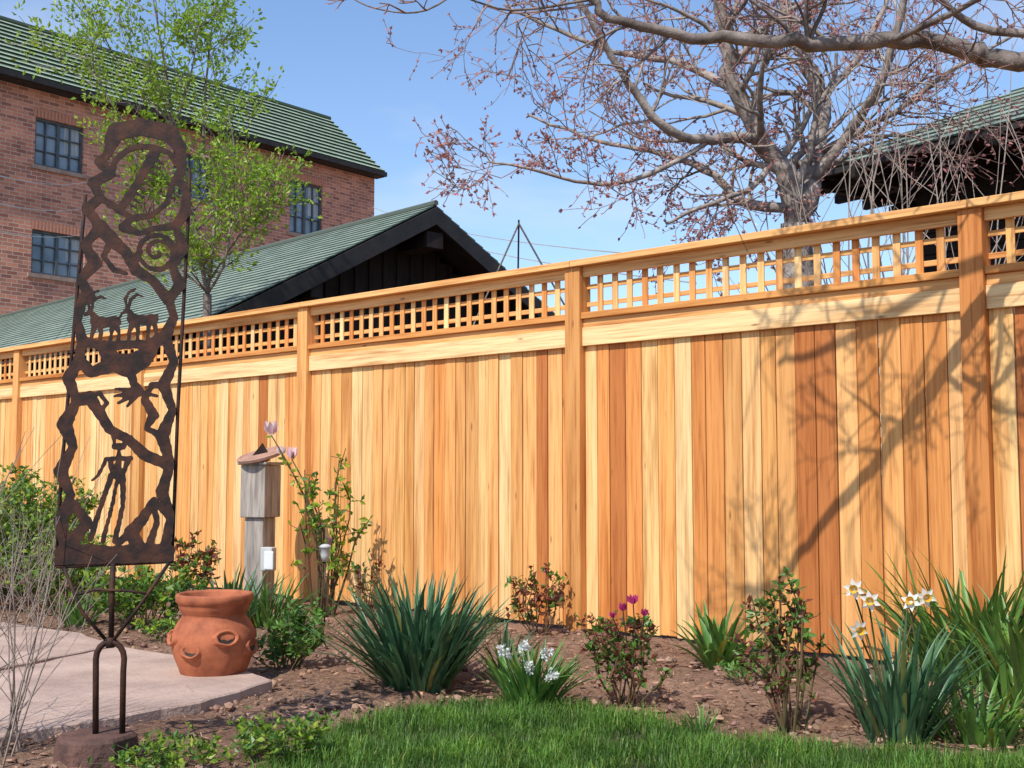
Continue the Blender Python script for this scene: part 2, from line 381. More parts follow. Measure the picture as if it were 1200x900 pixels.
for w in wins:
    s0,s1,z0,z1=w; d=-.12
    for q in ([(s0,0,z0),(s0,d,z0),(s0,d,z1),(s0,0,z1)],[(s1,0,z0),(s1,d,z0),(s1,d,z1),(s1,0,z1)],[(s0,0,z1),(s0,d,z1),(s1,d,z1),(s1,0,z1)],[(s0,0,z0),(s0,d,z0),(s1,d,z0),(s1,0,z0)]):
        wb.face([bp(*p) for p in q],0,uv=[(0,0),(.1,0),(.1,1),(0,1)])
    wo.box((s0,-.16,z0),(s1,-.125,z1),0,fr=bfr)
    wo.box((s0+.05,-.124,z0+.4*(z1-z0)),(s0+.4,-.1235,z1-.05),3,fr=bfr)
    t=.05
    wo.box((s0,-.12,z0),(s0+t,-.06,z1),1,fr=bfr); wo.box((s1-t,-.12,z0),(s1,-.06,z1),1,fr=bfr)
    wo.box((s0+t,-.12,z0),(s1-t,-.061,z0+t),1,fr=bfr); wo.box((s0+t,-.12,z1-t),(s1-t,-.061,z1),1,fr=bfr)
    for k in range(1,4):
        x=s0+(s1-s0)*k/4; ww=.016 if k!=2 else .035; wo.box((x-ww,-.118,z0+t),(x+ww,-.07,z1-t),1,fr=bfr)
    for k in range(1,3):
        z=z0+(z1-z0)*k/3; wo.box((s0+t,-.117,z-.012),(s1-t,-.072,z+.012),1,fr=bfr)
    wo.box((s0-.08,.0,z0-.09),(s1+.08,.05,z0-.003),2,fr=bfr)
    for k in range(int((s1-s0+.2)/.08)):
        x=s0-.1+k*.08; wb.face([bp(x+.005,.012,z1+.003),bp(x+.073,.012,z1+.003),bp(x+.073,.012,z1+.2),bp(x+.005,.012,z1+.2)],0,uv=[(.03,.01),(.2,.01),(.2,.07),(.03,.07)])
wb.build('walls',['brick'],bld); wo.build('windows',['glass','frame','stone','curtain'],bld)
def roofcourses(rb,Aa,Bb,Cc,Dd,n,th,rh,m0,m1,lip=None):
    nrm=(Bb-Aa).cross(Dd-Aa).normalized()
    if nrm.z<0: nrm=-nrm
    for i in range(n):
        t0=i/n;t1=(i+1)/n+.002
        p0=Aa.lerp(Dd,t0)+nrm*th;p1=Bb.lerp(Cc,t0)+nrm*th;p2=Bb.lerp(Cc,t1);p3=Aa.lerp(Dd,t1)
        o0=(p0-Aa).dot((Bb-Aa).normalized()); o1=(p1-Aa).dot((Bb-Aa).normalized())
        if lip is None:
            rb.face([p0,p1,p2,p3],m0,uv=[(o0,i*rh),(o1,i*rh),(o1,(i+1)*rh),(o0,(i+1)*rh)])
        else:
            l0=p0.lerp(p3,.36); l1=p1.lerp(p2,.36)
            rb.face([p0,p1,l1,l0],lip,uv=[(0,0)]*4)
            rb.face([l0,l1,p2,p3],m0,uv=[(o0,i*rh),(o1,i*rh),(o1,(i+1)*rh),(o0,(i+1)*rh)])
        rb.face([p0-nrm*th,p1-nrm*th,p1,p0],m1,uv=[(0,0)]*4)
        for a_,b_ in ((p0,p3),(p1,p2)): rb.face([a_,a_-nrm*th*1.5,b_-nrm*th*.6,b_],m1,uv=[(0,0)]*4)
rb=MB()
e0=bp(-.05,.35,EZ-.02); e1=bp(ln+.1,.35,EZ-.02); r1=bp(ln+.1,-2.0,EZ+1.95); r0=bp(-.05,-2.0,EZ+1.95)
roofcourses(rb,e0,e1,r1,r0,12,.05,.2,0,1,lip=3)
rb.face([r0,r1,bp(ln+.1,D,EZ+1.8),bp(-.05,D,EZ+1.8)],0,uv=[(0,0)]*4)
rb.box((-.07,.0,EZ-.16),(ln+.1,.33,EZ-.05),2,fr=bfr)
rb.box((-.09,.332,EZ-.15),(ln+.1,.42,EZ-.03),2,fr=bfr)
rb.tube([bp(-.07,-2.0,EZ+1.98),bp(ln,-2.0,EZ+1.98)],.07,6,0)
rb.build('roof',['tile','tile_edge_shade','fascia','tile_lip_lit'],bld)
# ---------------------------------------------------------------- garage with green roof
def P3(o,a,b,s,g,z): return o+a*s+b*g+V((0,0,z))
shed=empty('garage_building')
pk=W(510,240,13.2); SR=V((-.689,.725,0)).normalized(); SG=V((.725,.689,0)).normalized(); SO=V((pk.x,pk.y,0)); PZ=pk.z; hw=2.95; pitch=.55
sr=MB(); Ls=13.5
for sg in (-1,1):
    roofcourses(sr,P3(SO,SR,SG,0,sg*hw,PZ-pitch*hw),P3(SO,SR,SG,Ls,sg*hw,PZ-pitch*hw),P3(SO,SR,SG,Ls,0,PZ),P3(SO,SR,SG,0,0,PZ),24,.014,.14,0,1)
    for (s0,s1,dz,th) in ((-.03,0.02,-.03,.2),(.021,Ls-.02,-.03,.04)):
        a=[P3(SO,SR,SG,s,g*sg,PZ-pitch*g+dz-t) for s in (s0,s1) for g in (0,hw) for t in (0,th)]
        for q in ((0,1,3,2),(4,5,7,6),(0,2,6,4),(1,3,7,5),(2,3,7,6)): sr.face([a[i] for i in q],2,uv=[(0,0)]*4)
sr.tube([P3(SO,SR,SG,-.02,0,PZ+.02),P3(SO,SR,SG,Ls,0,PZ+.02)],.035,6,0)
sr.build('roof',['shingle','shingle_edge','fascia'],shed)
sw=MB(); sfr=Matrix(((SG.x,SR.x,0,SO.x),(SG.y,SR.y,0,SO.y),(0,0,1,0),(0,0,0,1)))
g=-2.5
while g<2.5:
    h=PZ-pitch*max(abs(g),abs(g+.19))-.16
    sw.box((g,.55,0),(g+.19,.60,h),0,fr=sfr); sw.box((g+.17,.53,0),(g+.215,.549,h-.02),0,fr=sfr); g+=.2
for sg in (-1,1): sw.box((sg*2.5-.03,.6,0),(sg*2.5+.03,Ls-.4,PZ-pitch*2.5-.12),0,fr=sfr)
sw.box((-.12,.0,PZ-.5),(.12,.55,PZ-.32),0,fr=sfr)
for gg in (-1.6,1.6): sw.box((gg-.07,.0,PZ-pitch*1.6-.36),(gg+.07,.55,PZ-pitch*1.6-.2),0,fr=sfr)
sw.build('walls',['darkwood'],shed)
# ---------------------------------------------------------------- right house
hs=empty('timber_house')
hc=W(932,207,10.4); HA=V((.6,-.8,0)); HB=V((.8,.6,0)); HO=V((hc.x,hc.y,0)); HZ=hc.z; la,lb=7.,6.
hr=MB(); p=.52; k=3.
c=[P3(HO,HA,HB,0,0,HZ),P3(HO,HA,HB,la,0,HZ),P3(HO,HA,HB,la,lb,HZ),P3(HO,HA,HB,0,lb,HZ)]
a1=P3(HO,HA,HB,k,k,HZ+p*k); a2=P3(HO,HA,HB,la-k,k,HZ+p*k)
roofcourses(hr,c[0],c[1],a2,a1,18,.014,.14,0,1); roofcourses(hr,c[3],c[0],a1,a1+V((0,.001,0)),18,.014,.14,0,1)
hr.face([c[1],c[2],a2],0,uv=[(0,0)]*3); hr.face([c[2],c[3],a1,a2],0,uv=[(0,0)]*4)
hf=Matrix(((HA.x,HB.x,0,HO.x),(HA.y,HB.y,0,HO.y),(0,0,1,0),(0,0,0,1)))
hr.box((0.01,0.01,HZ-.06),(la,.05,HZ-.004),2,fr=hf); hr.box((0.01,.051,HZ-.06),(.05,lb,HZ-.004),2,fr=hf)
hr.box((.06,.06,HZ-.03),(la-.05,lb-.05,HZ-.006),3,fr=hf)
x=.2
while x<la: hr.box((x,-.05,HZ-.15),(x+.06,.75,HZ-.062),3,fr=hf); x+=.42
x=.2
while x<lb: hr.box((-.05,x,HZ-.15),(.75,x+.06,HZ-.0625),3,fr=hf); x+=.42
hr.build('roof',['shingle','shingle_edge','fascia','darkwood'],hs)
hwm=MB(); z=0; i=0
while z<HZ-.07: 
    h=min(.19,HZ-.07-z); hwm.box((.74+.004*(i%2),.74,z),(la-.7,lb-.7,z+h-.012),0,fr=hf); z+=h; i+=1
hwm.box((.76,.76,0),(la-.72,lb-.72,HZ-.08),0,fr=hf)
hwm.box((2.4,.70,1.9),(3.4,.738,2.95),1,fr=hf)
for q in (2.35,2.88,3.4): hwm.box((q,.67,1.86),(q+.05,.735,3.0),2,fr=hf)
hwm.build('walls',['darkwood','glass','frame'],hs)
# ---------------------------------------------------------------- trees
def path(p,d,L,n,rng,wig=.25,up=.1,droop=0):
    pts=[V(p)]; d=V(d).normalized()
    for i in range(n):
        d=(d+V((rng.gauss(0,wig),rng.gauss(0,wig),rng.gauss(0,wig)))*.6+V((0,0,up-droop*i/n))).normalized(); pts.append(pts[-1]+d*(L/n))
    return pts
def branch(mb,p,d,L,r,lvl,rng,cfg):
    n=max(3,min(7,int(L/.12)+2)); pts=path(p,d,L,n,rng,cfg['wig'],cfg['up'],cfg.get('droop',0))
    rad=[max(cfg['rmin'],r*(1-.7*i/n)) for i in range(n+1)]
    mb.tube(pts,rad,5 if r>.015 else 3,cfg['mat'] if r>cfg['rt'] else cfg['tmat'],cap=False)
    if lvl<=0:
        cfg['tips'].append((pts[-1],(pts[-1]-pts[-2]).normalized()))
        for q in pts[1:-1]: 
            if rng.random()<cfg['side']: cfg['tips'].append((q,V((rng.gauss(0,1),rng.gauss(0,1),rng.gauss(0,1)+.3)).normalized()))
        return
    m=cfg['kids'][lvl]
    for k in range(m):
        t=rng.uniform(.2,1.0); i=min(n-1,int(t*n)); q=pts[i].lerp(pts[i+1],t*n-i) if i<n else pts[-1]
        dd=(pts[i+1]-pts[i]).normalized(); o=dd.cross(V((rng.gauss(0,1),rng.gauss(0,1),rng.gauss(0,1)))).normalized()
        nd_=(dd*.75+o*rng.uniform(.5,1.0)).normalized()
        branch(mb,q,nd_,L*rng.uniform(.4,.65),rad[i]*.6,lvl-1,rng,cfg)
def limb(mb,wp,r0,r1,rng,cfg,lvl,nk,Lk,sm=5,start=.1):
    P=[V(w) for w in wp]; pts=[]
    for i in range(len(P)-1):
        a=P[max(i-1,0)];b=P[i];c=P[i+1];d=P[min(i+2,len(P)-1)]
        for k in range(sm):
            t=k/sm; q=.5*((2*b)+(c-a)*t+(2*a-5*b+4*c-d)*t*t+(3*b-a-3*c+d)*t**3)
            pts.append(q+V((rng.gauss(0,1),rng.gauss(0,1),rng.gauss(0,1)))*r0*.15)
    pts.append(P[-1]); n=len(pts)-1; rad=[(r0+(r1-r0)*i/n)*rng.uniform(.93,1.07) for i in range(n+1)]
    mb.tube(pts,rad,9,cfg['mat'],cap=True)
    for k in range(nk):
        t=start+(1-start)*rng.random(); i=min(n-1,int(t*n)); dd=(pts[i+1]-pts[i]).normalized()
        o=dd.cross(V((rng.gauss(0,1),rng.gauss(0,1),rng.gauss(0,1)))).normalized()
        branch(mb,pts[i],(dd*.6+o+V((0,0,.15))).normalized(),Lk*rng.uniform(.5,1.1),max(.005,rad[i]*.45),lvl,rng,cfg)
    return pts
tr=random.Random(21)
t1=MB(); cfg=dict(wig=.3,up=.02,rmin=.0026,rt=.009,mat=0,tmat=1,tips=[],side=.8,kids=[0,4,4,4])
Yt=8.5
b0=V((W(935,260,Yt).x,Yt,0))
J=W(935,262,Yt)
limb(t1,[b0,b0+V((.02,0,1.2)),J],.15,.12,tr,cfg,2,0,1)
limb(t1,[J,W(918,205,8.5),W(885,150,8.4),W(856,80,8.3),W(848,10,8.2),W(820,-120,8.0)],.085,.04,tr,cfg,2,11,1.0)
limb(t1,[J,W(955,195,8.7),W(962,120,8.9),W(935,50,9.0),W(900,-60,9.1)],.08,.04,tr,cfg,2,11,1.0)
limb(t1,[W(950,215,8.6),W(1000,150,8.4),W(1035,90,8.1),W(1060,0,7.9),W(1090,-90,7.8)],.042,.02,tr,cfg,2,12,.9)
limb(t1,[W(890,158,8.4),W(835,163,8.1),W(780,150,7.9),W(735,95,7.8),W(690,20,7.6),W(660,-40,7.6)],.042,.016,tr,cfg,2,13,.9)
limb(t1,[W(925,245,8.5),W(872,238,8.6),W(835,205,8.7),W(775,180,8.9),W(700,165,9.0),W(620,135,9.1)],.042,.009,tr,cfg,2,15,.85)
limb(t1,[W(870,110,8.35),W(800,75,8.6),W(720,60,8.8),W(640,30,8.9),W(590,5,8.9)],.034,.009,tr,cfg,2,14,.85)
limb(t1,[W(835,163,8.1),W(760,205,7.9),W(690,215,7.8),W(610,195,7.6),W(570,190,7.6)],.022,.005,tr,cfg,2,11,.55)
limb(t1,[W(905,190,8.5),W(880,220,8.3),W(830,240,8.1),W(780,262,8.1)],.028,.010,tr,cfg,2,9,.5)
limb(t1,[W(960,120,8.9),W(1010,60,9.1),W(1040,0,9.3)],.035,.018,tr,cfg,2,7,.9)
limb(t1,[W(958,180,8.7),W(1050,130,8.5),W(1120,80,8.3),W(1190,40,8.2)],.028,.010,tr,cfg,2,11,.8)
limb(t1,[W(856,80,8.3),W(900,30,8.1),W(960,-10,8.)],.03,.014,tr,cfg,2,8,.9)
for (q,d) in cfg['tips']:
    for _ in range(tr.choice([1,2,3])): t1.leaf(q,(d+V((tr.gauss(0,.6),tr.gauss(0,.6),tr.gauss(0,.6)))),tr.uniform(.02,.045),tr.uniform(.014,.026),2,tr)
t1.build('bare_tree',['bark','twig','bud'],smooth=True)
ts=MB(); cf=dict(wig=.10,up=.08,rmin=.0026,rt=.02,mat=0,tmat=0,tips=[],side=.2,kids=[0,3,3])
for k in range(24):
    px=tr.uniform(1000,1190); q=V((W(px,260,7.1).x,6.9+tr.random(),1.0)); branch(ts,q,V((tr.gauss(0,.30),tr.gauss(0,.15),1)),tr.uniform(1.6,3.0),.010,1,tr,cf)
    ts.tube([V((q.x*.4+1.8,7.3,0)),q],[.016,.010],4,0)
for (q,d) in cf['tips']: ts.leaf(q,d,.03,.012,1,tr)
ts.build('bare_shrub',['drytwig','bud'],smooth=True)
t2=MB(); cfg=dict(wig=.25,up=.03,rmin=.0024,rt=.007,mat=0,tmat=1,tips=[],side=.4,kids=[0,3,4,4])
limb(t2,[(4.0,2.9,0),(3.98,2.9,1.0),(3.9,2.95,1.7),(3.6,3.2,2.2)],.13,.08,tr,cfg,2,0,1)
limb(t2,[(3.6,3.2,2.2),(2.9,3.9,2.5),W(1195,72,4.6),W(1130,56,4.6),W(1040,48,4.55),W(930,50,4.5),W(830,42,4.45),W(735,30,4.4),W(690,0,4.35),W(640,-60,4.3)],.052,.009,tr,cfg,2,14,.42,start=.3)
limb(t2,[W(1040,50,4.55),W(1095,25,4.3),W(1160,-10,4.1),W(1200,-50,4.0)],.013,.009,tr,cfg,2,4,.35)
limb(t2,[(3.2,3.6,2.4),W(1210,40,4.3),W(1110,5,4.3),W(1060,-40,4.2)],.020,.009,tr,cfg,2,5,.35)
limb(t2,[W(735,30,4.4),W(700,45,4.35),W(650,75,4.3)],.007,.003,tr,cfg,1,5,.22)
limb(t2,[W(690,0,4.35),W(600,12,4.3),W(540,-5,4.2)],.006,.003,tr,cfg,1,4,.18)
limb(t2,[W(560,-30,4.2),W(500,12,4.1),W(440,10,4.1),W(400,-10,4.1)],.004,.0022,tr,cfg,1,4,.13)
cfg['rmin']=.0045
limb(t2,[(3.6,3.2,2.2),(3.0,3.4,3.1),(2.0,3.7,3.6),(1.3,4.1,3.6),(.9,4.4,3.45),(.5,4.5,3.6)],.045,.012,tr,cfg,2,15,.6,start=.25)
limb(t2,[(2.3,3.65,3.5),(2.1,4.3,3.5),(1.9,4.7,3.5)],.026,.010,tr,cfg,2,9,.55)
for (q,d) in cfg['tips']:
    t2.leaf(q,d,tr.uniform(.012,.022),.009,2,tr)
t2.build('bare_tree.001',['barkd','twig','bud'],smooth=True)
t3=MB(); cfg=dict(wig=.16,up=.12,rmin=.0028,rt=.006,mat=0,tmat=0,tips=[],side=1.,kids=[0,4,4])
sb=V((W(240,300,10.2).x,10.2,0))
S0=W(243,345,10.2)
limb(t3,[sb,sb+V((.05,0,1)),S0],.045,.035,tr,cfg,1,0,1)
limb(t3,[S0,W(225,250,10.2),W(205,150,10.1),W(190,60,10.),W(175,-30,10)],.022,.006,tr,cfg,1,22,.75)
limb(t3,[S0,W(250,260,10.3),W(238,160,10.4),W(245,60,10.4),W(255,-10,10.4)],.018,.006,tr,cfg,1,17,.6)
limb(t3,[W(225,250,10.2),W(170,180,10.0),W(130,120,9.9),W(100,60,9.8)],.013,.004,tr,cfg,1,14,.6)
limb(t3,[W(245,330,10.2),W(285,270,10.1),W(325,235,10.1)],.011,.004,tr,cfg,1,15,.55)
limb(t3,[W(205,150,10.1),W(150,90,10.2),W(110,20,10.2)],.010,.004,tr,cfg,1,11,.5)
limb(t3,[W(240,340,10.2),W(190,290,10.1),W(165,230,10.1)],.011,.004,tr,cfg,1,12,.5)
limb(t3,[S0,W(265,300,10.0),W(275,200,9.9),W(268,130,9.9)],.013,.004,tr,cfg,1,16,.5)
limb(t3,[W(205,150,10.1),W(225,80,10.0),W(235,10,10.0)],.010,.004,tr,cfg,1,11,.5)
limb(t3,[S0,W(225,320,9.9),W(205,300,9.9)],.009,.004,tr,cfg,1,9,.5)
for (q,d) in cfg['tips']:
    if tr.random()<.08: continue
    for _ in range(tr.choice([2,5,7,9])):
        dd=(d+V((tr.gauss(0,.9),tr.gauss(0,.9),tr.gauss(0,.9)))).normalized(); t3.leaf(q+dd*tr.uniform(0,.11),dd,tr.uniform(.03,.07),tr.uniform(.018,.036),1,tr,jit((1,1,1),.28,tr))
t3.build('spring_tree',['barkd','leaf_spring'],smooth=False)
# ---------------------------------------------------------------- sculpture
SY=3.77; KS=SY/F
scu=empty('metal_sculpture'); base=G(112,893,0); SX0=112
STK=[];
RS=.80
def st(pts,r,raw=False):
    q=(lambda a:a) if raw else (lambda a:max(1.2,a*RS))
    for i in range(len(pts)-1):
        r0=r[i] if hasattr(r,'__len__') else r; r1=r[i+1] if hasattr(r,'__len__') else r
        STK.append((pts[i][0],pts[i][1],pts[i+1][0],pts[i+1][1],q(r0),q(r1)))
st([(116,158),(122,144),(150,137),(184,143),(197,160)],[10,13,13,14,10])
st([(116,158),(112,172),(103,182)],[8,6,7]); st([(197,160),(200,185),(194,200),(204,214),(204,240),(192,258),(201,285),(188,308),(197,330),(184,350)],[9,6,8,6,9,6,9,6,9,6])
st([(103,182),(116,196),(95,208),(104,226),(88,240),(104,262)],[8,7,8,6,8,8])
st([(116,196),(122,178),(136,166),(152,161),(168,162),(184,168),(194,182)],[5,4,4,4,4,4,5])
st([(104,226),(122,238),(140,250),(164,246),(182,230),(188,206),(194,198)],[5,6,5,4,4,4,5])
st([(128,238),(146,208),(168,168)],[6,6,8])
for t in np.linspace(.06,.90,9):
    x=130+38*t;y=234-66*t; st([(x,y),(x+13,y+7)],[2.8,1.5])
st([(104,262),(116,276),(134,292),(146,314),(166,326),(184,350)],[11,11,8,9,7,9])
st([(104,262),(86,284),(98,306),(82,326),(92,348)],[7,7,10,6,9])
st([(116,276),(108,298),(120,314),(134,318)],[5,4,4,3])
st([(140,250),(130,262),(150,268),(166,262),(192,258)],[5,7,4,4,6])
sp=[(170+(2.2+t*2.5)*math.cos(t), 291+(2.2+t*2.5)*math.sin(t)*.95) for t in np.linspace(0,7.2,36)]
st(sp,2.3,True); st([(170+21.5*math.cos(t),291+21*math.sin(t)) for t in np.linspace(0,6.29,24)],2.7,True)
st([(150,291),(140,302)],4); st([(190,291),(198,288)],4)
def goat(x,y,f=1):
    st([(x-11*f,y),(x,y+1.5),(x+12*f,y)],[6.8,5.8,6.6],True); st([(x-10*f,y-2),(x-17*f,y-11)],[4.6,3.2],True); st([(x-17*f,y-11),(x-24*f,y-6)],[3.2,1.6],True)
    st([(x-16*f,y-13),(x-14*f,y-24),(x-6*f,y-30),(x+1*f,y-27)],[1.9,1.7,1.5,1.1],True); st([(x-18*f,y-13),(x-20*f,y-24),(x-15*f,y-33),(x-8*f,y-37)],[1.7,1.6,1.4,1.1],True)
    for dx,o in ((-11,-4),(-6,1),(8,-1),(13,3)): st([(x+dx*f,y+3),(x+(dx+o)*f,y+15),(x+(dx+o-1.5)*f,y+29)],[3.6,2.,1.6],True)
    st([(x+13*f,y-2),(x+18*f,y-6)],[2.2,1.2],True)
goat(110,376); goat(153,373)
st([(84,348),(78,376),(84,400),(108,407),(134,404),(160,403),(178,392),(190,370),(184,350)],[7,6,8,6,7,6,7,6,7])
st([(108,407),(120,424),(136,430),(154,420),(168,403)],[10,14,17,14,8]); st([(84,400),(80,422),(94,438),(120,428)],[6,8,8,11])
st([(138,430),(143,450),(148,460)],[8,6,9])
for dx,dy in ((-26,-4),(-27,5),(-22,13),(-12,17),(22,4)): st([(148,461),(148+dx,461+dy)],[4.5,1.6],True)
st([(190,370),(180,396),(190,424),(178,452),(188,482),(176,514),(186,546),(176,580),(186,610),(180,645)],[6,8,6,9,6,10,6,9,6,8])
st([(80,422),(68,446),(78,472),(64,500),(74,526),(60,556),(72,584),(60,614),(66,648)],[7,9,6,11,6,10,6,10,7])
st([(78,472),(92,468),(104,486),(116,506),(138,518),(156,536),(178,546)],[9,10,8,7,7,9,8])
st([(92,468),(104,462),(112,474),(106,484)],[5,3,3,3]); st([(156,470),(166,488),(158,504),(176,514)],[6,8,4,6]); st([(176,452),(164,452),(156,470)],[5,4,5])
st([(122,526),(131,526)],[4.,4.],True); st([(118,512),(121,520)],[1.3,1.8],True); st([(136,513),(132,520)],[1.3,1.8],True)
st([(112,541),(140,540)],[2.6,2.6],True); st([(116,542),(120,562)],[3.,2.4],True); st([(137,542),(130,562)],[3.,2.4],True); st([(126,533),(125,562)],[2.4,4.6],True)
st([(112,541),(103,560),(96,566)],[2.2,1.8,1.4],True)
st([(118,560),(106,596),(94,636)],[3.4,2.8,3.2],True); st([(125,562),(118,600),(108,638)],[2.2,2.,2.6],True); st([(131,560),(131,596),(122,638)],[3.4,2.6,3.2],True)
st([(60,614),(76,594),(90,616),(74,638)],[7,6,8,10]); st([(186,610),(166,590),(154,612),(140,628),(148,642)],[6,5,8,10,9]); st([(140,628),(126,640)],[7,5]); st([(166,590),(170,616),(162,642)],[5,4,6])
st([(62,651),(90,650),(120,653),(150,650),(182,651)],[9,9,9,9,9],True); st([(58,660),(185,658)],[5,5],True)
S=np.array(STK)
x0,y0,x1,y1=44,116,218,674; h=1.5
gx=np.arange(x0,x1,h); gy=np.arange(y0,y1,h); XX,YY=np.meshgrid(gx,gy)
field=np.full(XX.shape,1e9)
for a in S:
    dx,dy=a[2]-a[0],a[3]-a[1]; l2=dx*dx+dy*dy+1e-9; t=np.clip(((XX-a[0])*dx+(YY-a[1])*dy)/l2,0,1)
    d=np.hypot(XX-a[0]-t*dx,YY-a[1]-t*dy)-(a[4]+(a[5]-a[4])*t); field=np.minimum(field,d)
field+=.6*np.sin(XX*.33+np.sin(YY*.21)*2)*np.sin(YY*.37+np.cos(XX*.17)*2)
pm=MB(); vd={}
def gv(key,x,y):
    if key not in vd: vd[key]=len(pm.v); lx=(x-SX0+ (y-400)*.022)*KS; pm.v.append((lx,0,(893-y)*KS))
    return vd[key]
ny,nx2=field.shape
for j in range(ny-1):
    for i in range(nx2-1):
        cs=[(i,j),(i+1,j),(i+1,j+1),(i,j+1)]; vals=[field[b,a] for a,b in cs]
        if min(vals)>=0: continue
        poly=[]
        for k in range(4):
            a=cs[k];b=cs[(k+1)%4];va=vals[k];vb=vals[(k+1)%4]
            if va<0: poly.append(gv(a,gx[a[0]],gy[a[1]]))
            if (va<0)!=(vb<0):
                t=va/(va-vb); key=tuple(sorted((a,b))); poly.append(gv(key,gx[a[0]]+(gx[b[0]]-gx[a[0]])*t,gy[a[1]]+(gy[b[1]]-gy[a[1]])*t))
        if len(poly)>=3: pm.fi(poly)
smw=Matrix.Translation(base)@Matrix.Rotation(math.radians(8),4,'Z')
po=pm.build('cutout_panel',['rust'],scu,mw=smw); so=po.modifiers.new('s','SOLIDIFY'); so.thickness=.007; so.offset=0
rm=MB()
def L(px,py,y=0): return V(((px-SX0+(py-400)*.022)*KS,y,(893-py)*KS))
rm.tube([L(86,222,.008),L(80,300,.008),L(60,560,.008),L(55,668,.008)],.006,8); rm.tube([L(208,185,.008),L(207,240,.008),L(194,480,.008),L(187,664,.008)],.006,8)
rm.tube([L(55,667,.006),L(188,662,.006)],.0075,8)
rm.tube([L(120,664),L(119,700),L(118,755)],.009,8)
rm.tube([L(64,668),L(86,720,-.01),L(112,752,-.005)],.006,8); rm.tube([L(184,664),L(150,715,-.01),L(122,752,-.005)],.006,8)
rm.tube([L(80,700,-.008),L(100,694,-.01),L(140,696,-.01),L(160,700,-.008)],.005,6)
arc=[L(101,868)]+[L(101,790)]+[L(117-16*math.cos(t),775-20*math.sin(t)) for t in np.linspace(0,math.pi,9)]+[L(132,790),L(131,868)]
rm.tube(arc,.010,8)
rm.tube([L(117,750),L(117,762)],.014,8)
rm.build('frame_and_stand',['rust'],scu,smooth=True,mw=smw)
stp=MB(); stp.lathe([(0,-.02),(.125,-.02),(.13,.0),(.123,.05),(.118,.078),(.108,.088),(0,.090)],20,0,wob=.14); stp.build('stump_base',['stump'],scu,mw=smw)
# ---------------------------------------------------------------- pot
pot=MB(); pb=G(249,806,.0)
pb.y+=.12; pb.z=.012; pb.x-=.03
prof=[(0,0),(.122,0),(.134,.012),(.152,.06),(.176,.120),(.187,.170),(.182,.215),(.158,.258),(.137,.285),(.138,.300),(.150,.312),(.156,.330),(.160,.345),(.169,.350),(.171,.378),(.166,.386),(.152,.386),(.145,.376),(.134,.30),(.12,.29)]
pf=Matrix.Translation(pb)@Matrix.Scale(.99,4)
pot.lathe(prof,44,0,pf,wob=.04); pot.lathe([(0,.33),(.14,.325)],24,1,pf)
for az,z,sc in ((-150,.195,1.0),(-108,.145,.85),(-58,.20,1.0),(-10,.15,.95),(45,.19,1),(100,.15,1),(150,.19,1),(-80,.085,.55)):
    a=math.radians(az); rr=.165 if z>.1 else .135; m=pf@Matrix.Translation((math.cos(a)*rr,math.sin(a)*rr,z))@Matrix.Rotation(a,4,'Z')@Matrix.Rotation(math.radians(74),4,'Y')@Matrix.Scale(sc,4)@Matrix.Diagonal((.75,1.2,1,1))
    pot.lathe([(.066,-.03),(.056,.004),(.048,.018),(.046,.026),(.041,.029),(.035,.026),(.031,.012),(.0,.004)],24,0,m,wob=.1)
    pot.lathe([(0,.016),(.032,.016)],16,1,m)
pot.build('strawberry_pot',['terra','soilin'],smooth=True)
# ---------------------------------------------------------------- sundial post
sd=empty('sundial_post'); Yd=8.0; bx=W(305,600,Yd).x; u=Yd/F
zt=W(303,545,Yd).z; zb=W(303,606,Yd).z
sm=MB(); rot=Matrix.Translation((bx,Yd,0))@Matrix.Rotation(math.radians(-22),4,'Z')
sm.box((-.074,-.074,0),(.074,.074,zb-.001),0,fr=rot); sm.box((-.098,-.098,zb),(.098,.098,zt),0,fr=rot); sm.box((-.115,-.115,zt+.001),(.115,.115,zt+.02),0,fr=rot)
sm.build('post',['greywood'],sd,bevel=.006)
dm=MB(); tl=Matrix.Translation((bx,Yd,zt+.070))@Matrix.Rotation(math.radians(14),4,'X')@Matrix.Rotation(math.radians(-12),4,'Y')
dm.lathe([(0,-.02),(.145,-.02),(.165,-.012),(.168,.006),(.160,.012),(.145,.012),(.14,.008),(0,.008)],32,0,tl)
dm.lathe([(.05,-.05),(.05,-.02)],12,0,tl)
gn=[(-.06,.009),(.05,.009),(.03,.08)]
for sgn in (-.003,.003): dm.face([tl@V((a_,sgn,b_)) for a_,b_ in gn],1)
for i in range(3):
    a_=gn[i];b_=gn[(i+1)%3]; dm.face([tl@V((a_[0],-.003,a_[1])),tl@V((b_[0],-.003,b_[1])),tl@V((b_[0],.003,b_[1])),tl@V((a_[0],.003,a_[1]))],1)
dm.build('sundial',['dial','bronze'],sd)
ob=MB(); zo=W(316,668,7.88).z; ofr=Matrix.Translation((W(317,655,7.88).x,7.83,0))@Matrix.Rotation(math.radians(-22),4,'Z')
ob.box((-.05,-.03,zo),(.04,.03,zo+.155),0,fr=ofr); ob.box((-.012,-.045,zo+.01),(.06,-.031,zo+.13),1,fr=ofr); ob.build('outlet_box',['greyplastic','white'],sd,bevel=.006)
gl=MB(); q=V((W(381,660,7.2).x,7.2,0)); zt=W(381,635,7.2).z
gl.tube([q,q+V((0,0,zt-.12))],.005,8,0); fr3=Matrix.Translation(q+V((0,0,zt-.12)))
gl.lathe([(0,0),(.018,0),(.028,.04),(.028,.08),(.036,.085),(.038,.094),(.02,.105),(0,.108)],16,1,fr3); gl.build('garden_light',['bronze','greyplastic'],smooth=True)
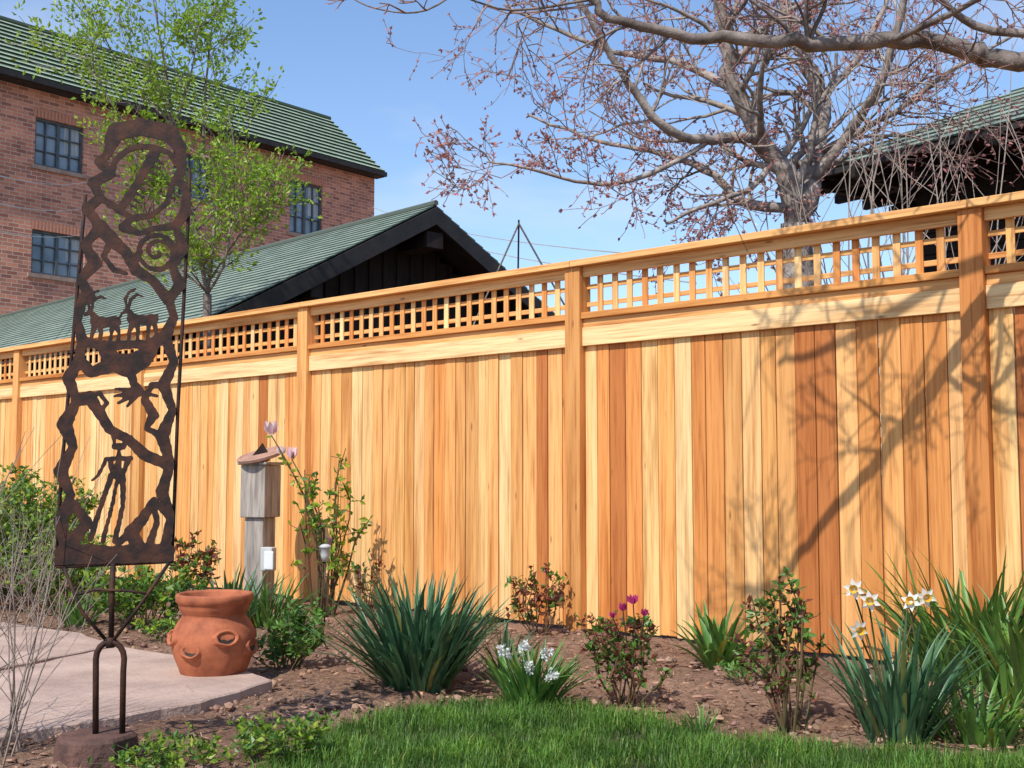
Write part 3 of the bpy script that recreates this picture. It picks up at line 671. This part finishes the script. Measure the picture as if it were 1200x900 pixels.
# ---------------------------------------------------------------- plants
def clump(name,base,n,L,w,r0,tmax,mats,rng,bend=.6,flowers=None,seg=6):
    m=MB(); base=V(base)
    for i in range(n):
        az=rng.uniform(0,6.283); rr=r0*math.sqrt(rng.random()); p=base+V((math.cos(az)*rr,math.sin(az)*rr,-.005))
        ti=tmax*(rr/r0)*rng.uniform(.4,1.1)+.03; l=L*rng.uniform(.6,1.08)
        b=bend*rng.uniform(.1,1.2)*(1.8 if rng.random()<.14 else 1)
        c=jit((1,1,1),.30,rng)
        if rng.random()<.03: c=(c[0]*2.6,c[1]*1.2,c[2]*.8,1)
        m.blade(p,az+rng.gauss(0,.5),ti,l,w*rng.uniform(.7,1.2),b,0,c,seg,.22,rng.uniform(-.9,.9))
    if flowers: flowers(m,base,rng)
    return m.build(name,mats,smooth=True)
def daff(m,p,d,s,rng):
    d=d.normalized(); a=d.orthogonal().normalized(); b=d.cross(a)
    for k in range(6):
        t=k*math.pi/3+rng.uniform(-.1,.1); e=a*math.cos(t)+b*math.sin(t); f=-a*math.sin(t)+b*math.cos(t)
        q=[p,p+e*s*.5+f*s*.26+d*.004,p+e*s+d*s*.12,p+e*s*.5-f*s*.26+d*.004]; m.face([q[0],q[1],q[2]],1); m.face([q[0],q[2],q[3]],1)
    z=d; fr_=Matrix(((a.x,b.x,z.x,p.x),(a.y,b.y,z.y,p.y),(a.z,b.z,z.z,p.z),(0,0,0,1)))
    m.lathe([(.002,0),(s*.28,s*.05),(s*.3,s*.35),(s*.4,s*.48)],10,2,fr_)
def daffs(pts):
    def f(m,base,rng):
        for t in pts:
            p=base+V((rng.uniform(-.05,.05),rng.uniform(-.05,.05),0)); t=V(t)
            mid=p.lerp(t,.5)+V((rng.gauss(0,.015),0,.03))
            m.tube([p,mid,t+V((0,.03,.012)),t+V((0,.008,0))],.0035,5,3)
            daff(m,t,V((rng.uniform(-.8,.5),-1,rng.uniform(-.3,.4))),.038,rng)
    return f
pr=random.Random(77)
clump('daffodil_plant',G(490,806),270,.53,.023,.14,.80,['leaf_daff'],pr,.5)
b=G(1052,868); clump('daffodil_plant.001',b,120,.46,.018,.11,.65,['leaf_daff','petal_w','petal_y','stemg'],pr,.6,daffs([W(1006,738,4.0),W(1001,690,4.05),W(1020,704,4.1),W(1085,700,4.2),W(1068,705,4.15)]))
clump('iris_plant',G(1150,800),190,.62,.026,.24,.5,['leaf_iris'],pr,.65)
clump('iris_plant.001',G(1215,830),100,.50,.024,.16,.6,['leaf_iris'],pr,.7)
clump('iris_plant.002',G(1145,872),80,.27,.020,.12,.8,['leaf_iris'],pr,.7)
clump('tulip_plant',G(843,782),46,.34,.034,.07,.7,['leaf_iris'],pr,.6)
clump('daffodil_plant.002',G(268,735),100,.40,.022,.16,.8,['leaf_daff'],pr,.5)
clump('daffodil_plant.003',G(312,735),70,.36,.022,.12,.8,['leaf_iris'],pr,.5)
clump('daffodil_plant.004',G(590,790),30,.28,.016,.06,.7,['leaf_daff'],pr,.5)
clump('grass_tuft',G(822,862),70,.12,.005,.04,.6,['leaf_iris'],pr,.6)
clump('tulip_plant.001',G(92,735),34,.24,.03,.08,.7,['leaf_iris'],pr,.6)
def hyac(m,base,rng):
    for (px,py) in ((591,764),(614,760),(619,782),(640,768),(647,792)):
        t=W(px,py,4.62+rng.uniform(-.06,.08)); b=base+V((rng.uniform(-.04,.04),rng.uniform(-.04,.04),0)); ax=(t-b).normalized()
        m.tube([b,t],.004,5,3)
        for k in range(22):
            z=t+ax*(rng.uniform(-.03,.03)); o=V((rng.gauss(0,1),rng.gauss(0,1),rng.gauss(0,.5))).normalized(); c=z+o*.013
            for j in range(5):
                e=(o+V((rng.gauss(0,.9),rng.gauss(0,.9),rng.gauss(0,.9)))).normalized(); m.leaf(c,e,.015,.009,1,rng)
clump('hyacinth_plant',G(622,828),120,.30,.019,.09,.75,['leaf_iris','petal_w','petal_y','stemg'],pr,.5,hyac)
def shrub(name,base,h,w,ns,nl,ls,lm,sm,rng,rs=.004,wr=.55,tips=None,mixr=.5,twigs=4):
    m=MB(); base=V(base)
    for i in range(ns):
        az=rng.uniform(0,6.28); sp=w*.5*math.sqrt(rng.random()); hh=h*rng.uniform(.55,1.02)*(1-.25*(sp/(w*.5))**2)
        p0=base+V((math.cos(az)*w*.1,math.sin(az)*w*.1,-.01)); p3=base+V((math.cos(az)*sp,math.sin(az)*sp,hh)); p1=p0.lerp(p3,.4)+V((rng.gauss(0,.03),rng.gauss(0,.03),hh*.08)); p2=p0.lerp(p3,.75)+V((rng.gauss(0,.03),rng.gauss(0,.03),hh*.04))
        PP=(p0,p1,p2,p3)
        m.tube(PP,[rs,rs*.8,rs*.6,rs*.35],5,0)
        T=[]
        for k in range(twigs):
            t=rng.uniform(.2,1); j=min(2,int(t*3)); q=PP[j].lerp(PP[j+1],t*3-j)
            d=V((rng.gauss(0,1),rng.gauss(0,1),abs(rng.gauss(0,.8)))).normalized(); l=rng.uniform(.3,1)*w*.24; e=q+d*l; m.tube([q,e],rs*.35,3,0); T.append((q,e))
        T.append((p2,p3)); T.append((p1,p2))
        for k in range(nl):
            q,e=rng.choice(T); c=q.lerp(e,rng.uniform(.2,1.05)); d=V((rng.gauss(0,1),rng.gauss(0,1),rng.gauss(.4,.8))).normalized()
            mi=1 if rng.random()<mixr else 2
            s=ls*rng.uniform(.6,1.3); m.leaf(c,d,s,s*wr,mi if len(lm)>1 else 1,rng,jit((1,1,1),.3,rng))
    if tips: tips(m,base,rng)
    return m.build(name,[sm]+lm+(['petal_p','petal_m'] if tips else []),smooth=False)
def cup(m,p,s,mi,rng,ax=V((0,0,1))):
    for k in range(9):
        t=k*.698*1.7; o=V((math.cos(t),math.sin(t),0)); d=(ax+o*rng.uniform(.15,.6)).normalized(); m.leaf(p+o*s*.1,d,s,s*.6,mi,rng,fold=.1)
def rosetip(pos):
    def f(m,base,rng):
        for q,s in pos: 
            m.tube([base.lerp(q,.6)+V((rng.gauss(0,.02),0,.03)),q],.003,4,0)
            cup(m,q,s,4,rng); cup(m,q,s*.8,4,rng)
    return f
RL=['leaf_red','leaf_green']
shrub('rose_bush',G(735,828),.40,.38,16,46,.033,RL,'stemr',pr,mixr=.45,tips=rosetip([(W(742,708,4.55),.040),(W(730,716,4.55),.034),(W(755,722,4.55),.030),(W(718,724,4.5),.026)]))
shrub('rose_bush.001',G(632,745),.44,.38,14,36,.038,RL,'stemr',pr,mixr=.65)
shrub('rose_bush.002',G(932,858),.56,.42,15,48,.033,RL,'stemr',pr,mixr=.35,rs=.0055)
shrub('rose_bush.003',G(228,705),.50,.50,12,36,.05,RL,'stemr',pr,mixr=.65)
shrub('rose_bush.004',G(712,772),.26,.20,8,24,.028,RL,'stemr',pr,mixr=.85)
shrub('rose_bush.005',G(430,726),.42,.28,8,20,.036,RL,'stemr',pr,mixr=.6)
def mag(m,base,rng):
    for px,py,s in ((318,510,.10),(342,538,.085),(330,533,.06),(386,640,.07),(378,652,.06)): 
        q=W(px,py,7.6+rng.uniform(-.05,.05)); a_=base.lerp(q,.45)+V((.10,0,.10)); b_=base.lerp(q,.8)+V((.05,0,.04)); m.tube([base,a_,b_,q],[.009,.007,.005,.004],5,0)
        for k in range(12): c_=a_.lerp(q,rng.random()); m.leaf(c_,V((rng.gauss(0,1),rng.gauss(0,1),rng.gauss(.3,1))),.05,.028,1,rng,jit((1,1,1),.3,rng))
        cup(m,q,s,3,rng)
b=V((W(378,690,7.6).x,7.6,0)); shrub('magnolia_shrub',b,1.16,.66,13,26,.055,['leaf_spring','leaf_green'],'stemr',pr,rs=.008,mixr=.6,tips=mag)
shrub('green_shrub',G(335,785),.30,.44,24,36,.040,['leaf_green','leaf_iris'],'stemg',pr)
shrub('green_shrub.001',G(170,735),.40,.80,30,46,.048,['leaf_green','leaf_spring'],'stemg',pr,mixr=.75)
b=V((W(22,600,9.0).x,9.0,0)); shrub('boxwood_shrub',b,1.0,1.15,65,110,.048,['leaf_green','leaf_spring'],'stemg',pr,mixr=.6,twigs=7)
b=V((W(-60,600,8.0).x,8.0,0)); shrub('boxwood_shrub.001',b,.85,1.1,45,90,.045,['leaf_green','leaf_spring'],'stemg',pr,mixr=.7,twigs=7)
b=V((W(70,700,8.0).x,8.0,0)); shrub('boxwood_shrub.002',b,.55,.9,36,60,.045,['leaf_green','leaf_spring'],'stemg',pr,mixr=.7,twigs=6)
shrub('ground_weed',G(325,893),.15,.36,30,20,.028,['leaf_spring','leaf_green'],'stemg',pr,rs=.002)
shrub('ground_weed.001',G(205,905),.10,.40,26,18,.026,['leaf_spring','leaf_green'],'stemg',pr,rs=.002)
shrub('ground_weed.002',G(1192,868),.12,.3,16,14,.026,['leaf_spring','leaf_green'],'stemg',pr,rs=.002)
shrub('ground_weed.003',G(880,800),.14,.3,14,12,.03,['leaf_green','leaf_iris'],'stemg',pr,rs=.002)
shrub('ground_weed.004',G(195,752),.14,.3,14,14,.035,['leaf_spring','leaf_green'],'stemg',pr,rs=.002)
shrub('ground_weed.005',G(560,742),.12,.35,14,14,.03,['leaf_green','leaf_red'],'stemg',pr,rs=.002,mixr=.6)
ds=MB(); cf=dict(wig=.12,up=.06,rmin=.0011,rt=1,mat=0,tmat=0,tips=[],side=.3,kids=[0,4,4])
for k in range(24):
    b=V((-1.74+pr.gauss(0,.08),3.85+pr.gauss(0,.10),0)); branch(ds,b,V((pr.gauss(.05,.30),pr.gauss(0,.25),1)),pr.uniform(.5,.9),.0045,1,pr,cf)
ds.build('dry_shrub',['drytwig'],smooth=True)
ds=MB(); cf['tips']=[]
for k in range(30):
    b=V((W(30,700,6.9).x+pr.gauss(0,.2),6.9+pr.gauss(0,.2),0)); branch(ds,b,V((pr.gauss(0,.35),pr.gauss(0,.3),1)),pr.uniform(.4,.8),.004,1,pr,cf)
for (q,d) in cf['tips'][::2]: ds.leaf(q,d,.03,.015,1,pr)
ds.build('dry_shrub.001',['drytwig','leaf_spring'],smooth=True)
# ---------------------------------------------------------------- cables, tripod
ca=MB(); p0=bp(.2,.1,EZ-1.0); p1=W(680,292,15.); 
for i in range(2):
    o=V((0,0,-.25*i)); ca.tube([p0.lerp(p1,t)+o-V((0,0,.6*4*t*(1-t)*.25)) for t in np.linspace(0,1.2,14)],.010,4)
ca.build('overhead_cable',['greyplastic'])
ca=MB()
for i in range(3): ca.tube([(W(-60,188+34*i,12.)).lerp(W(100,214+30*i,23.),t)-V((0,0,.5*t*(1-t))) for t in np.linspace(0,1,10)],.006,4)
ca.build('overhead_cable.001',['greyplastic'])
tp=MB(); ap=W(608,262,9.5); tp.tube([ap,W(583,318,9.3)],.008,5); tp.tube([ap,W(636,312,9.4)],.008,5); tp.tube([ap+V((0,0,.03)),W(607,330,9.8)],.008,5)
for e in (W(583,318,9.3),W(636,312,9.4),W(607,330,9.8)): tp.tube([e,e+(e-ap).normalized()*1.9],.008,5)
tp.build('garden_tripod',['bronze'])
# ---------------------------------------------------------------- light & camera
ts_=V((-.5,-.866,0)); el=math.radians(50); to=V((ts_.x*math.cos(el),ts_.y*math.cos(el),math.sin(el)))
sl=bpy.data.lights.new('sun','SUN'); sl.energy=5.0; sl.angle=math.radians(.5); sl.color=(1,.96,.89)
so=bpy.data.objects.new('sun',sl); so.rotation_euler=to.to_track_quat('Z','Y').to_euler(); bpy.context.collection.objects.link(so)
w=bpy.data.worlds.new('World'); bpy.context.scene.world=w; w.use_nodes=True; nt=w.node_tree; nt.nodes.clear()
out=nd(nt,'ShaderNodeOutputWorld'); bg=nd(nt,'ShaderNodeBackground'); sky=nd(nt,'ShaderNodeTexSky'); sky.sky_type='NISHITA'; sky.sun_disc=False
sky.sun_elevation=el; sky.sun_rotation=math.atan2(to.x,to.y); sky.air_density=1.25; sky.dust_density=.4; sky.ozone_density=1.9
co=coord(nt,'Generated'); n1=noi(nt,mapping(nt,co,(1.6,1.6,4.5)),1.6,5,.55)
cl=ramp(nt,n1,[(.53,0.),(.78,.45)])
c=mix(nt,1.0,sky.outputs[0],(1.0,1.09,1.27),'MULTIPLY')
c=mix(nt,cl,c,(6.6,6.8,7.0))
nt.links.new(c,bg.inputs[0]); bg.inputs[1].default_value=.15; nt.links.new(bg.outputs[0],out.inputs[0])
cam=bpy.data.cameras.new('camera'); cam.lens=36*F/1200; cam.sensor_width=36; cam.clip_end=3000; cam.clip_start=.05
co_=bpy.data.objects.new('camera',cam); co_.location=(0,0,HC); co_.rotation_euler=(math.pi/2+TH,0,0); bpy.context.collection.objects.link(co_)
sc=bpy.context.scene; sc.camera=co_; sc.view_settings.view_transform='Standard'; sc.view_settings.look='None'; sc.view_settings.exposure=0
print('faces',sum(len(o.data.polygons) for o in bpy.data.objects if o.type=='MESH'))
